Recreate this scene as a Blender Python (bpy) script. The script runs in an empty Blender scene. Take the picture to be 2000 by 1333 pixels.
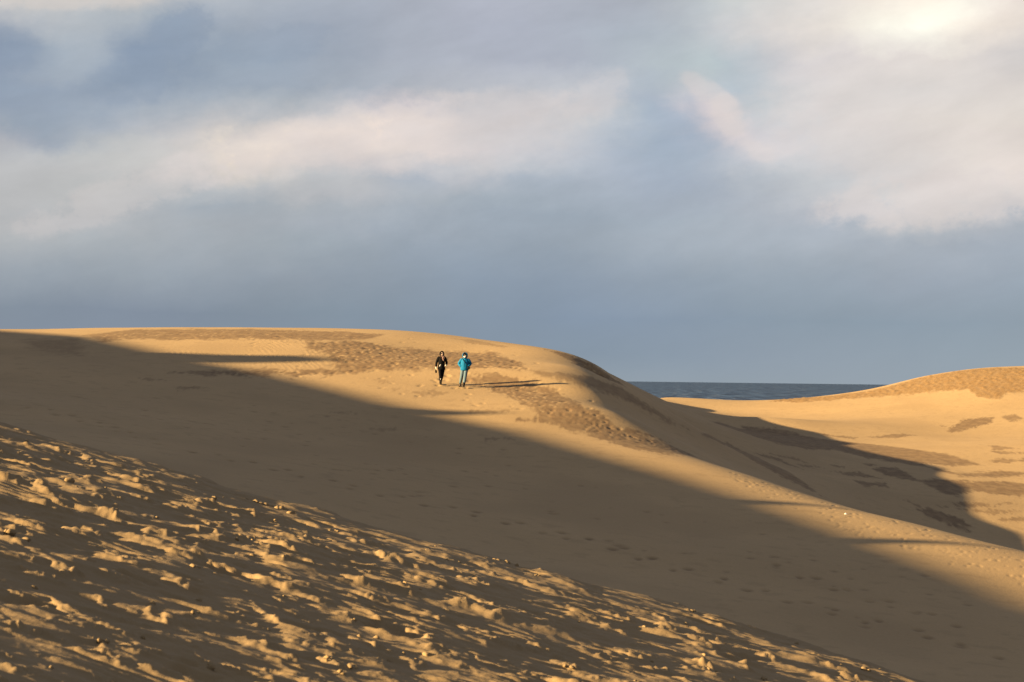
import bpy, bmesh, math, random
import numpy as np
from mathutils import Vector, Matrix

sc = bpy.context.scene
COL = sc.collection
R = math.radians

# ------------------------------------------------------------------ camera
cam_d = bpy.data.cameras.new('camera'); cam = bpy.data.objects.new('camera', cam_d); COL.objects.link(cam)
cam_d.sensor_width = 36.0; cam_d.lens = 72.0; cam_d.clip_start = 0.5; cam_d.clip_end = 120000.0
PITCH = 73.5 / 4000.0; ROLL = 0.0126
fwd = Vector((0, math.cos(PITCH), math.sin(PITCH))); up0 = Vector((0, -math.sin(PITCH), math.cos(PITCH)))
rgt = Vector((1, 0, 0)) * math.cos(ROLL) + up0 * math.sin(ROLL)
upv = -Vector((1, 0, 0)) * math.sin(ROLL) + up0 * math.cos(ROLL)
m = Matrix((rgt, upv, -fwd)).transposed().to_4x4()
cam.matrix_world = m
cam_d.dof.use_dof = True; cam_d.dof.focus_distance = 45.0; cam_d.dof.aperture_fstop = 9.0
sc.camera = cam

# ------------------------------------------------------------------ sun and sky
SUN_EL = R(15.0); SUN_A = R(20.0)             # sun stands to the left, 20 degrees behind the picture plane
to_sun = Vector((-math.cos(SUN_EL) * math.cos(SUN_A), -math.cos(SUN_EL) * math.sin(SUN_A), math.sin(SUN_EL)))
sun_d = bpy.data.lights.new('sun', 'SUN'); sun = bpy.data.objects.new('sun', sun_d); COL.objects.link(sun)
sun_d.energy = 5.0; sun_d.angle = R(0.55); sun_d.color = (1.0, 0.72, 0.35)
sun.rotation_euler = to_sun.to_track_quat('Z', 'Y').to_euler()
sun.location = (-60, -20, 60)

sc.view_settings.view_transform = 'Standard'; sc.view_settings.look = 'None'
sc.view_settings.gamma = 1.0; sc.view_settings.use_curve_mapping = False
sc.view_settings.exposure = 2.7
sc.cycles.max_bounces = 3; sc.cycles.diffuse_bounces = 2
sc.cycles.use_adaptive_sampling = True

def srgb(r, g, b, k=0.154):
    f = lambda c: ((c / 255.0 + 0.055) / 1.055) ** 2.4 if c > 10 else c / 255.0 / 12.92
    return (f(r) * k, f(g) * k, f(b) * k, 1.0)

world = bpy.data.worlds.new('World'); sc.world = world; world.use_nodes = True
class NT:
    def __init__(s, tree): s.t = tree; tree.nodes.clear()
    def n(s, typ, **kw):
        nd = s.t.nodes.new(typ)
        for k, v in kw.items(): setattr(nd, k, v)
        return nd
    def inp(s, sock, v):
        if isinstance(v, bpy.types.NodeSocket): s.t.links.new(v, sock)
        elif v is not None: sock.default_value = v
    def math(s, op, a, b=None, c=None, clamp=False):
        nd = s.n('ShaderNodeMath', operation=op, use_clamp=clamp)
        s.inp(nd.inputs[0], a); s.inp(nd.inputs[1], b); s.inp(nd.inputs[2], c)
        return nd.outputs[0]
    def vmath(s, op, a, b=None, scale=None):
        nd = s.n('ShaderNodeVectorMath', operation=op)
        s.inp(nd.inputs[0], a); s.inp(nd.inputs[1], b)
        if scale is not None: s.inp(nd.inputs['Scale'], scale)
        return nd.outputs['Value'] if op in ('LENGTH', 'DOT_PRODUCT', 'DISTANCE') else nd.outputs[0]
    def mix(s, f, a, b, blend='MIX'):
        nd = s.n('ShaderNodeMix', data_type='RGBA', blend_type=blend, clamp_factor=True)
        s.inp(nd.inputs[0], f); s.inp(nd.inputs[6], a); s.inp(nd.inputs[7], b)
        return nd.outputs[2]
    def noise(s, vec, scale, detail=4, rough=0.5, dist=0.0, color=False, dim='3D'):
        nd = s.n('ShaderNodeTexNoise', noise_dimensions=dim)
        s.inp(nd.inputs['Vector'], vec); s.inp(nd.inputs['Scale'], scale); s.inp(nd.inputs['Detail'], detail)
        s.inp(nd.inputs['Roughness'], rough); s.inp(nd.inputs['Distortion'], dist)
        return nd.outputs['Color'] if color else nd.outputs['Fac']
    def ramp(s, f, stops, interp='LINEAR'):
        nd = s.n('ShaderNodeValToRGB'); cr = nd.color_ramp; cr.interpolation = interp
        while len(cr.elements) < len(stops): cr.elements.new(0.5)
        for e, (p, c) in zip(cr.elements, stops): e.position = p; e.color = c
        s.inp(nd.inputs[0], f); return nd.outputs[0]
    def mapr(s, v, a, b, c=0.0, d=1.0, smooth=False):
        nd = s.n('ShaderNodeMapRange', interpolation_type='SMOOTHSTEP' if smooth else 'LINEAR')
        for i, x in enumerate((v, a, b, c, d)): s.inp(nd.inputs[i], x)
        return nd.outputs[0]
    def xyz(s, x, y, z):
        nd = s.n('ShaderNodeCombineXYZ')
        for i, v in enumerate((x, y, z)): s.inp(nd.inputs[i], v)
        return nd.outputs[0]

w = NT(world.node_tree)
tc = w.n('ShaderNodeTexCoord').outputs['Generated']
sep = w.n('ShaderNodeSeparateXYZ'); w.t.links.new(tc, sep.inputs[0])
az = w.math('ARCTAN2', sep.outputs[0], sep.outputs[1])
el = w.math('ARCSINE', sep.outputs[2])
uv = w.xyz(az, el, 0.0)
# the cloud deck: colours read along bands of elevation, edges torn by turbulence; it repeats around the horizon
ping = w.math('PINGPONG', w.math('ADD', az, 0.27), 0.54)
wn = w.noise(uv, 11.0, 2, 0.5, color=True, dim='2D')
wn2 = w.noise(w.xyz(az, w.math('MULTIPLY', el, 1.5), 0.0), 42.0, 5, 0.62, color=True, dim='2D')
sw = w.n('ShaderNodeSeparateColor'); w.t.links.new(wn, sw.inputs[0])
sw2 = w.n('ShaderNodeSeparateColor'); w.t.links.new(wn2, sw2.inputs[0])
def drift(base, i, k1, k2):
    o1 = w.math('MULTIPLY', w.math('SUBTRACT', sw.outputs[i], 0.5), k1)
    o2 = w.math('MULTIPLY', w.math('SUBTRACT', sw2.outputs[i], 0.5), k2)
    return w.math('ADD', base, w.math('ADD', o1, o2))
quiet = w.mapr(el, 0.015, 0.08, 0.25, 1.0)
U = w.math('DIVIDE', drift(ping, 0, 0.020, 0.024), 0.54)
V = drift(el, 1, w.math('MULTIPLY', quiet, 0.012), w.math('MULTIPLY', quiet, 0.014))
CLOUD = [(-0.0013,[(0.037,(142,155,168)),(0.5,(144,157,169)),(0.963,(152,164,175))]),(0.0125,[(0.037,(129,142,159)),(0.5,(131,147,164)),(0.5926,(134,150,167)),(0.7315,(142,156,171)),(0.8704,(145,159,172)),(0.963,(147,161,173))]),(0.03,[(0.037,(129,142,158)),(0.1759,(126,139,157)),(0.3148,(128,143,159)),(0.5,(129,146,166)),(0.5926,(131,148,169)),(0.7315,(135,151,168)),(0.8704,(138,154,170)),(0.963,(140,155,170))]),(0.0475,[(0.037,(152,161,172)),(0.1759,(149,159,171)),(0.3148,(143,154,168)),(0.4074,(138,151,167)),(0.5,(136,151,170)),(0.5926,(141,155,173)),(0.7315,(146,159,174)),(0.8704,(150,161,176)),(0.963,(147,160,175))]),(0.065,[(0.037,(176,179,183)),(0.1296,(166,172,179)),(0.2222,(162,169,178)),(0.3148,(156,165,175)),(0.4074,(147,158,172)),(0.5,(147,159,174)),(0.5926,(153,164,178)),(0.7315,(162,171,183)),(0.8704,(163,171,183)),(0.963,(160,169,182))]),(0.0725,[(0.037,(181,182,185)),(0.1759,(169,174,181)),(0.3148,(162,169,179)),(0.5,(152,163,177)),(0.6852,(163,172,184)),(0.8009,(169,176,187)),(0.8472,(181,185,192)),(0.9167,(176,181,190)),(0.963,(167,174,185))]),(0.08,[(0.037,(185,185,187)),(0.1296,(182,184,187)),(0.1806,(174,178,184)),(0.2222,(162,170,180)),(0.3148,(168,174,182)),(0.4074,(164,172,183)),(0.5,(155,166,180)),(0.5926,(157,168,182)),(0.6852,(166,175,187)),(0.7778,(181,184,193)),(0.8333,(202,199,202)),(0.8981,(208,203,203)),(0.9444,(185,187,194)),(0.963,(176,180,189))]),(0.0875,[(0.037,(186,186,188)),(0.1296,(187,188,189)),(0.2222,(178,182,187)),(0.2685,(183,185,189)),(0.3611,(181,183,189)),(0.4537,(165,174,185)),(0.5926,(162,172,186)),(0.6852,(167,175,188)),(0.7546,(188,191,198)),(0.8241,(207,204,205)),(0.8935,(213,207,205)),(0.963,(213,207,205))]),(0.0963,[(0.037,(186,186,188)),(0.1296,(193,192,192)),(0.2222,(199,195,193)),(0.2685,(217,207,198)),(0.3102,(192,192,194)),(0.3611,(188,189,193)),(0.4074,(169,176,187)),(0.4537,(185,187,194)),(0.5,(172,180,192)),(0.5926,(167,176,190)),(0.662,(164,174,190)),(0.7315,(187,191,198)),(0.8009,(202,202,205)),(0.8704,(216,209,206)),(0.963,(227,215,207))]),(0.1025,[(0.037,(181,182,186)),(0.1296,(192,192,192)),(0.2222,(207,201,197)),(0.2685,(233,217,203)),(0.3148,(209,201,199)),(0.3843,(206,199,199)),(0.4306,(192,192,197)),(0.4769,(201,199,202)),(0.5231,(184,189,198)),(0.5926,(170,179,194)),(0.662,(167,177,192)),(0.7222,(197,198,203)),(0.8009,(207,205,207)),(0.8704,(219,212,208)),(0.963,(226,214,207))]),(0.11,[(0.037,(175,176,183)),(0.0787,(157,165,178)),(0.1528,(190,191,193)),(0.2222,(211,204,200)),(0.2685,(250,233,213)),(0.3148,(225,211,203)),(0.3843,(222,210,204)),(0.4537,(215,206,205)),(0.5231,(198,198,204)),(0.5833,(173,182,196)),(0.6667,(169,179,194)),(0.7176,(210,204,206)),(0.7778,(210,207,208)),(0.8704,(222,214,209)),(0.963,(224,213,206))]),(0.1175,[(0.037,(155,164,177)),(0.0787,(151,162,177)),(0.1528,(174,179,188)),(0.2222,(195,193,195)),(0.2778,(217,208,202)),(0.3333,(239,222,210)),(0.3889,(227,213,206)),(0.4537,(213,205,204)),(0.5231,(205,202,205)),(0.5833,(182,189,200)),(0.6528,(166,177,194)),(0.6991,(213,204,206)),(0.7222,(205,201,205)),(0.7778,(214,209,208)),(0.8704,(223,214,209)),(0.963,(223,212,205))]),(0.125,[(0.037,(145,157,175)),(0.1296,(156,166,180)),(0.2222,(178,182,189)),(0.3148,(198,195,196)),(0.3843,(235,219,209)),(0.4537,(209,202,202)),(0.5231,(209,204,205)),(0.5694,(193,196,202)),(0.6435,(169,179,195)),(0.6852,(219,207,206)),(0.713,(198,199,203)),(0.7778,(216,210,208)),(0.8704,(223,214,208)),(0.963,(222,212,204))]),(0.1325,[(0.037,(145,158,176)),(0.1296,(151,162,178)),(0.2222,(163,172,184)),(0.3148,(178,182,189)),(0.3981,(200,194,199)),(0.4537,(197,195,199)),(0.5463,(202,199,202)),(0.5926,(182,189,198)),(0.6343,(170,180,195)),(0.6806,(213,204,206)),(0.7083,(190,195,200)),(0.7778,(215,209,207)),(0.963,(221,212,205))]),(0.14,[(0.037,(146,158,176)),(0.1065,(157,167,180)),(0.1528,(139,153,172)),(0.1898,(148,160,176)),(0.3148,(160,169,182)),(0.4074,(176,180,189)),(0.5,(185,187,194)),(0.5694,(190,193,200)),(0.6204,(173,182,195)),(0.662,(198,198,203)),(0.7037,(181,190,198)),(0.7778,(215,209,207)),(0.8704,(219,212,208)),(0.963,(220,211,205))]),(0.155,[(0.037,(135,149,170)),(0.0787,(156,167,181)),(0.1296,(163,172,183)),(0.162,(135,150,171)),(0.1991,(143,156,174)),(0.2454,(152,164,179)),(0.3148,(155,165,180)),(0.4074,(169,174,186)),(0.5463,(171,176,188)),(0.662,(185,195,199)),(0.7037,(182,190,196)),(0.7593,(208,203,204)),(0.8704,(225,216,210)),(0.963,(208,202,200))]),(0.1713,[(0.037,(190,190,192)),(0.1065,(183,187,192)),(0.162,(172,179,187)),(0.1944,(152,164,179)),(0.2222,(163,172,185)),(0.3148,(162,170,184)),(0.4074,(169,174,186)),(0.5,(172,176,189)),(0.6389,(180,187,195)),(0.7083,(208,206,206)),(0.7778,(233,224,215)),(0.8657,(256,252,236)),(0.9074,(247,236,222)),(0.963,(233,221,211))]),(0.185,[(0.037,(209,204,199)),(0.1065,(213,207,201)),(0.1759,(205,201,198)),(0.2222,(185,189,195)),(0.3148,(169,175,186)),(0.4074,(172,176,188)),(0.5,(175,178,190)),(0.6157,(178,182,191)),(0.6852,(199,202,202)),(0.7778,(225,218,212)),(0.8519,(253,242,226)),(0.8935,(254,248,233)),(0.9398,(237,225,215))]),(0.195,[(0.037,(207,201,197)),(0.2222,(192,192,194)),(0.4074,(175,178,188)),(0.5926,(178,182,191)),(0.7315,(212,209,207)),(0.8704,(241,230,218)),(0.963,(226,216,211))])]
deck = None
for i, (v, stops) in enumerate(CLOUD):
    row = w.ramp(U, [(p, srgb(*c)) for p, c in stops], 'CARDINAL')
    deck = row if deck is None else w.mix(w.mapr(V, CLOUD[i - 1][0], v), deck, row)
# torn scraps with clearer edges: dark scud at the upper left, a lit broken patch right of centre
scud_n = w.noise(w.xyz(az, w.math('MULTIPLY', el, 1.3), 0.0), 52.0, 7, 0.66, 0.0, dim='2D')
def scrap(px, py, a, b, rot, gain):
    mp = w.n('ShaderNodeMapping', vector_type='TEXTURE'); w.inp(mp.inputs['Vector'], uv)
    mp.inputs['Location'].default_value = ((px - 1000) / 4000.0, (740 - py) / 4000.0 + 0.0126 * (px - 1000) / 4000.0, 0)
    mp.inputs['Rotation'].default_value = (0, 0, R(rot)); mp.inputs['Scale'].default_value = (a / 4000.0, b / 4000.0, 1)
    g = w.n('ShaderNodeTexGradient', gradient_type='SPHERICAL'); w.inp(g.inputs[0], mp.outputs[0])
    f = w.math('ADD', g.outputs['Fac'], w.math('MULTIPLY', w.math('SUBTRACT', scud_n, 0.5), w.math('MULTIPLY', g.outputs['Fac'], 3.6)))
    return w.math('MULTIPLY', w.mapr(f, 0.10, 0.55, smooth=True), gain)
for c, items in [((139,153,173),[(325,100,150,70,38,0.6),(5,135,110,80,20,0.55),(280,170,170,60,10,0.5),(520,95,190,55,8,0.3)]),((218,208,205),[(1375,185,80,32,-30,0.45),(1415,230,60,42,-55,0.5),(1475,298,55,26,-20,0.4),(1150,200,120,60,30,0.3),(300,370,380,60,20,0.3),(1830,400,330,75,4,0.55),(1700,300,330,90,-20,0.35),(620,275,400,75,15,0.5),(900,225,300,60,8,0.3)]),((214,205,198),[(120,8,300,45,3,0.6)])]:
    for it in items: deck = w.mix(scrap(*it), deck, srgb(*c))
# higher than the picture: the same broken deck as a plain field of cloud
hi = w.noise(tc, 3.0, 4, 0.55)
high = w.ramp(hi, [(0.3, srgb(138, 156, 180)), (0.5, srgb(172, 178, 190)), (0.7, srgb(215, 208, 204))])
deck = w.mix(w.mapr(el, 0.20, 0.34, smooth=True), deck, high)
tilt = w.n('ShaderNodeMapping', vector_type='TEXTURE'); w.inp(tilt.inputs['Vector'], uv)
tilt.inputs['Rotation'].default_value = (0, 0, R(14)); tilt.inputs['Scale'].default_value = (2.6, 1, 1)
wisp = w.noise(tilt.outputs[0], 40.0, 6, 0.58, 0.0, dim='2D')
shade_ = w.math('ADD', 1.0, w.math('MULTIPLY', w.math('MULTIPLY', w.math('SUBTRACT', wisp, 0.5), quiet), 0.32))
c5 = w.vmath('SCALE', deck, scale=shade_)
bg_c = w.n('ShaderNodeBackground'); w.inp(bg_c.inputs[0], c5); bg_c.inputs[1].default_value = 1.0
sky = w.n('ShaderNodeTexSky', sky_type='NISHITA', sun_disc=False)
sky.sun_elevation = SUN_EL; sky.sun_rotation = math.atan2(to_sun.x, to_sun.y)
sky.air_density = 1.0; sky.dust_density = 1.5
bg_s = w.n('ShaderNodeBackground'); w.inp(bg_s.inputs[0], sky.outputs[0]); bg_s.inputs[1].default_value = 0.05
mixs = w.n('ShaderNodeMixShader'); mixs.inputs[0].default_value = 0.97
w.t.links.new(bg_s.outputs[0], mixs.inputs[1]); w.t.links.new(bg_c.outputs[0], mixs.inputs[2])
wo = w.n('ShaderNodeOutputWorld'); w.t.links.new(mixs.outputs[0], wo.inputs[0])

world.cycles.sampling_method = 'NONE'      # the sky is soft: found by bounced rays alone

# ------------------------------------------------------------------ noise on arrays
def _h(ix, iy, seed):
    n = (ix.astype(np.int64) * 374761393 + iy.astype(np.int64) * 668265263 + seed * 974634777) & 0xffffffff
    n = ((n ^ (n >> 13)) * 1274126177) & 0xffffffff
    return ((n ^ (n >> 16)) & 0xffff).astype(np.float32) / 65535.0
def gnoise(x, y, seed=0):
    x0 = np.floor(x); y0 = np.floor(y); fx = (x - x0).astype(np.float32); fy = (y - y0).astype(np.float32)
    u = fx * fx * fx * (fx * (fx * 6 - 15) + 10); v = fy * fy * fy * (fy * (fy * 6 - 15) + 10)
    def g(dx, dy):
        a = _h(x0 + dx, y0 + dy, seed) * 6.2831853
        return np.cos(a) * (fx - dx) + np.sin(a) * (fy - dy)
    a = g(0, 0); b = g(1, 0); c = g(0, 1); d = g(1, 1)
    return (a + (b - a) * u + (c - a) * v + (a - b - c + d) * u * v) * 1.4
def fbm(x, y, seed=0, octs=3, gain=0.5):
    o = 0; a = 1.0
    for i in range(octs):
        o = o + a * gnoise(x * 2 ** i, y * 2 ** i, seed + 17 * i); a *= gain
    return o
def chunks(x, y, seed=0):
    """cellular lumps: each cell a rounded clod of its own height"""
    x0 = np.floor(x); y0 = np.floor(y); best = np.full(x.shape, 9.0); hh = np.zeros(x.shape)
    for i in (-1, 0, 1):
        for j in (-1, 0, 1):
            cx = x0 + i; cy = y0 + j
            d = (cx + _h(cx, cy, seed) - x) ** 2 + (cy + _h(cx, cy, seed + 9) - y) ** 2
            k = d < best; best = np.where(k, d, best); hh = np.where(k, _h(cx, cy, seed + 23), hh)
    return hh * np.clip(1 - best * 1.5, 0, 1)
def sstep(a, b, x):
    t = np.clip((x - a) / (b - a), 0, 1); return t * t * (3 - 2 * t)

# ------------------------------------------------------------------ lie of the land (metres, eye level = 0)
CTRL = np.array([-46.52,124.00,2.514, -40.50,108.00,1.380, -34.48,92.00,0.026, -26.96,72.00,-1.239, -19.45,52.00,-1.674, -31.26,125.00,2.638, -28.00,112.00,1.747, -23.73,95.00,0.176, -19.46,78.00,-1.025, -15.45,62.00,-1.898, -23.83,127.00,2.844, -21.38,114.00,1.868, -18.35,98.00,0.136, -15.33,82.00,-1.422, -11.95,64.00,-2.388, -16.01,128.00,2.999, -14.38,115.00,1.975, -12.60,101.00,-0.032, -10.96,88.00,-1.457, -8.94,72.00,-2.630, -7.19,58.00,-3.276, -9.61,128.00,2.952, -8.62,115.00,1.846, -7.62,102.00,-0.096, -6.71,90.00,-1.658, -5.42,73.00,-2.985, -4.21,57.00,-3.895, -3.23,129.00,2.636, -2.87,115.00,1.401, -2.50,101.00,-0.385, -2.20,90.00,-2.051, -1.79,74.00,-3.533, -1.33,56.00,-4.489, 1.49,119.00,1.774, 1.38,109.00,0.780, 1.29,101.00,-0.615, 1.17,90.00,-2.234, 0.99,74.00,-3.868, 0.77,56.00,-4.881, 4.84,96.00,-1.498, 4.65,92.00,-2.355, 4.06,80.00,-3.545, 3.17,62.00,-4.757, 2.67,52.00,-5.155, 7.67,87.00,-3.228, 6.80,77.00,-3.952, 5.32,60.00,-5.024, 4.27,48.00,-5.453, 9.87,83.50,-3.837, 11.99,79.50,-4.454, 10.11,67.00,-5.056, 7.72,51.00,-5.754, 14.86,74.00,-5.077, 17.43,69.50,-5.608, 14.56,58.00,-6.038, 11.56,46.00,-6.277, 20.20,62.00,-6.087, 16.30,50.00,-6.527, -49.89,133.00,2.531, -54.75,146.00,2.230, -33.51,134.00,2.660, -36.75,147.00,2.367, -25.51,136.00,2.875, -27.94,149.00,2.591, -17.14,137.00,3.038, -18.75,150.00,2.764, -10.28,137.00,2.988, -11.25,150.00,2.709, -3.45,138.00,2.648, -3.77,151.00,2.331, 3.85,118.00,1.287, 5.08,119.00,0.778, 6.08,121.00,0.198, 7.09,125.00,-0.317, 8.75,135.00,-1.003, 3.14,104.00,0.040, 4.11,102.00,-0.585, 3.01,109.00,0.719, -1.27,127.00,2.334, 0.31,122.00,2.048, 2.96,118.00,1.483, 1.99,132.00,1.675, -0.70,140.00,2.266, 4.60,140.00,1.400, 4.70,150.00,1.500, 4.80,160.00,1.500, 4.80,175.00,1.550, 5.00,188.00,1.300, 4.00,204.00,0.700, 14.00,192.00,-2.200, 13.50,205.00,-2.000, 12.00,175.00,-2.300, 11.50,160.00,-2.400, 9.00,175.00,-0.600, 0.00,160.00,1.900, 0.00,185.00,0.800, 6.22,103.00,-1.594, 7.19,98.50,-2.493, 8.21,96.00,-3.014, 8.75,120.00,-2.048, 10.41,148.00,-1.792, 11.66,116.00,-3.330, 10.25,97.00,-3.868, 15.50,91.50,-6.500, 19.00,83.50,-7.400, 24.00,74.50,-8.400, 14.32,114.00,-4.517, 15.98,106.00,-5.489, 18.46,105.00,-6.190, 17.82,142.00,-3.678, 23.52,134.00,-4.724, 24.27,121.00,-5.435, 23.67,111.00,-6.215, 25.08,100.00,-7.920, 29.98,92.00,-8.575, 20.69,165.00,-2.831, 29.47,168.00,-3.196, 34.07,160.00,-3.968, 35.56,142.00,-4.163, 48.80,150.00,-3.507, 15.44,205.00,-1.650, 20.87,208.00,-1.920, 26.32,210.00,-1.925, 31.56,210.00,-1.492, 36.80,210.00,-0.743, 41.64,208.00,0.733, 46.38,206.00,1.563, 51.03,204.00,1.816, 65.03,200.00,2.219, 38.05,190.00,-1.182, 43.98,185.00,-0.833, 58.54,180.00,-0.612, 28.56,190.00,-2.251, -40.00,170.00,0.000, -40.00,230.00,-6.000, 0.00,240.00,-6.000, 40.00,240.00,-4.000, 60.00,260.00,-6.000, -60.00,320.00,-14.000, 0.00,320.00,-13.000, 60.00,320.00,-13.000, -60.00,150.00,1.000, -100.00,130.00,2.000, -100.00,60.00,-1.000, 20.00,30.00,-6.000, 30.00,45.00,-7.500, -20.00,30.00,-2.500, 0.00,32.00,-4.600, 70.00,120.00,-6.000, 70.00,160.00,-2.000], float).reshape(-1, 3)
def _tps_fit(P, lam=0.002):
    X = P[:, :2] / 30.0; n = len(X)
    d2 = ((X[:, None] - X[None]) ** 2).sum(-1)
    A = np.zeros((n + 3, n + 3)); A[:n, :n] = .5 * d2 * np.log(d2 + 1e-12) + lam * np.eye(n)
    A[:n, n] = 1; A[:n, n + 1:] = X; A[n:, :n] = A[:n, n:].T
    return np.linalg.solve(A, np.r_[P[:, 2], 0, 0, 0])
TW = _tps_fit(CTRL)
def land(x, y):
    qx = x / 30.0; qy = y / 30.0
    o = TW[-3] + TW[-2] * qx + TW[-1] * qy
    for (cx, cy, _), k in zip(CTRL / 30.0, TW[:-3]):
        d2 = (qx - cx) ** 2 + (qy - cy) ** 2 + 1e-12
        o = o + (k * .5) * d2 * np.log(d2)
    return o
# near slope: falls to the right, rolls over into the hollow
def near(x, y):
    xs = np.where(x < -14, -14 + (x + 14) * 0.15, x)
    yc = 18.8 + 0.25 * np.sin(x * 0.9) - 0.26 * np.clip(x, -9, 4) + 0.45 * gnoise(x / 1.3, y * 0 + 0.5, 301) + 0.25 * gnoise(x / 0.42, y * 0 + 0.5, 302)
    f = np.logaddexp(0, (y - yc) / 1.35) * 1.35
    shade_mound = 0.17 * np.exp(-((x + 4.4) / 1.3) ** 2 - ((y - 7.0) / 0.8) ** 2) + 0.10 * np.exp(-((x + 5.2) / 1.3) ** 2 - ((y - 9.4) / 0.6) ** 2)  # unseen mounds added left of view to shade the lower-left slope
    return -1.475 - 0.239 * xs - 0.26 * f + shade_mound
# tall dune outside the picture on the left, whose shadow lies across the hollow
CREST = np.array([(-51.39,-80,-2),(-55.39,-30,-1),(-58.39,-12,6),(-61.39,1,11.8),(-63.39,14,16.3),(-65.39,28.63,16.74),(-66.18,31.53,17.05),(-67.61,36.03,17.49),(-69.31,40.93,18.02),(-71.32,46.43,18.6),(-73.79,51.33,19.2),(-76.64,55.63,19.85),(-79.83,60.63,20.58),(-83.29,63.23,21.16),(-85.75,65.63,21.64),(-88.7,69.33,22.25),(-90.97,72.03,22.69),(-93.58,74.53,23.17),(-95.55,75.53,23.41),(-97.82,78.13,23.84),(-101.1,82.63,24.41),(-103.56,86.43,24.82),(-106.3,88.33,25.0),(-126.3,108.33,26.0),(-166.3,148.32999999999998,25.0),(-206.3,248.32999999999998,0)], float)
SHADOW_HUMPS = [(77.85,0.77,0.8),(76.63,2.29,1.35),(63.5,1.35,0.5),(44.64,0.75,0.5),(37.42,1.29,0.4)]  # unseen bumps added to the crest, casting the finger shadows of people there
def tall(x, y):
    xc = np.interp(y, CREST[:, 1], CREST[:, 0]); zc = np.interp(y, CREST[:, 1], CREST[:, 2])
    dx = x - xc
    h = zc - np.where(dx > 0, 0.55, 0.22) * (np.sqrt(dx * dx + 1.0) - 1.0)
    for yy, hh, ww in SHADOW_HUMPS:
        xx = np.interp(yy, CREST[:, 1], CREST[:, 0])
        h = h + hh * np.exp(-(((x - xx) / ww) ** 2 + ((y - yy) / ww) ** 2) ** 2)
    return h
def smax(a, b, k=0.6):
    return np.maximum(a, b) + k * np.log1p(np.exp(-np.minimum(np.abs(b - a) / k, 40.0)))
def height(x, y):
    t = sstep(22.0, 36.0, y)
    h = near(x, y) * (1 - t) + land(x, np.maximum(y, 20.0)) * t
    sea = sstep(260, 520, y)
    h = h * (1 - sea) + (-50.0) * sea
    return h
def height_all(x, y):
    return smax(height(x, y), tall(x, y))

def fan(svals, yvals):
    Y, S = np.meshgrid(yvals, svals, indexing='ij')
    return S * Y, Y
def grid_mesh(name, X, Y, Z, attrs, mat, keep=None):
    nr, nc = X.shape
    idx = np.arange(nr * nc).reshape(nr, nc)
    q = np.stack([idx[:-1, :-1], idx[:-1, 1:], idx[1:, 1:], idx[1:, :-1]], -1).reshape(-1, 4)
    if keep is not None: q = q[keep.reshape(-1)]
    used = np.unique(q); remap = np.zeros(nr * nc, np.int64); remap[used] = np.arange(len(used)); q = remap[q]
    co = np.stack([X, Y, Z], -1).reshape(-1, 3)[used].astype(np.float32)
    me = bpy.data.meshes.new(name)
    me.vertices.add(len(co)); me.vertices.foreach_set('co', co.ravel())
    me.loops.add(q.size); me.loops.foreach_set('vertex_index', q.ravel().astype(np.int32))
    me.polygons.add(len(q)); me.polygons.foreach_set('loop_start', (np.arange(len(q)) * 4).astype(np.int32))
    me.polygons.foreach_set('use_smooth', np.ones(len(q), bool))
    for k, v in attrs.items():
        a = me.attributes.new(k, 'FLOAT', 'POINT'); a.data.foreach_set('value', v.reshape(-1)[used].astype(np.float32))
    me.update(calc_edges=True); me.validate()
    o = bpy.data.objects.new(name, me); COL.objects.link(o); me.materials.append(mat)
    o['kind'] = 'structure'
    return o

# ------------------------------------------------------------------ materials
def material(name):
    mt = bpy.data.materials.new(name); mt.use_nodes = True
    t = NT(mt.node_tree)
    p = t.n('ShaderNodeBsdfPrincipled'); o = t.n('ShaderNodeOutputMaterial'); t.t.links.new(p.outputs[0], o.inputs[0])
    return mt, t, p
def sand_material(name, grain, bump_d, dry=(0.230, 0.159, 0.085, 1), wet_shade=(0.098, 0.062, 0.033, 1), grass=False):
    mt, t, p = material(name)
    pos = t.n('ShaderNodeNewGeometry').outputs['Position']
    at = t.n('ShaderNodeAttribute', attribute_name='damp_shade').outputs['Fac']
    big = t.noise(pos, 0.12, 4, 0.5); mid = t.noise(pos, 1.7, 5, 0.6); fine = t.noise(pos, grain, 3, 0.6)
    d1 = t.mix(t.mapr(big, 0.3, 0.7), tuple(c * 0.94 for c in dry[:3]) + (1,), tuple(c * 1.05 for c in dry[:3]) + (1,))
    d2 = t.mix(t.math('MULTIPLY', t.mapr(mid, 0.45, 0.75), 0.22), d1, (0.185, 0.128, 0.069, 1))
    wv = t.mix(t.mapr(mid, 0.35, 0.7), wet_shade, tuple(c * 1.35 for c in wet_shade[:3]) + (1,))
    if grass:
        at2 = t.n('ShaderNodeAttribute', attribute_name='grass').outputs['Fac']
        wv = t.mix(at2, wv, t.mix(t.mapr(fine, 0.35, 0.65), (0.098, 0.056, 0.022, 1), (0.185, 0.110, 0.044, 1)))
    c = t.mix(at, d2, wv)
    c = t.mix(0.22, c, t.ramp(fine, [(0.25, (0.62, 0.62, 0.62, 1)), (0.75, (1.38, 1.38, 1.38, 1))]), 'MULTIPLY')
    t.inp(p.inputs['Base Color'], c)
    p.inputs['Roughness'].default_value = 0.95; p.inputs['Specular IOR Level'].default_value = 0.15
    b = t.n('ShaderNodeBump'); b.inputs['Strength'].default_value = 1.0; b.inputs['Distance'].default_value = bump_d
    t.inp(b.inputs['Height'], t.math('ADD', fine, t.math('MULTIPLY', t.noise(pos, grain * 0.3, 3, 0.6), 1.5)))
    t.t.links.new(b.outputs[0], p.inputs['Normal'])
    return mt
M_near = sand_material('sand_near', 160.0, 0.0012, dry=(0.165, 0.113, 0.060, 1))
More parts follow.
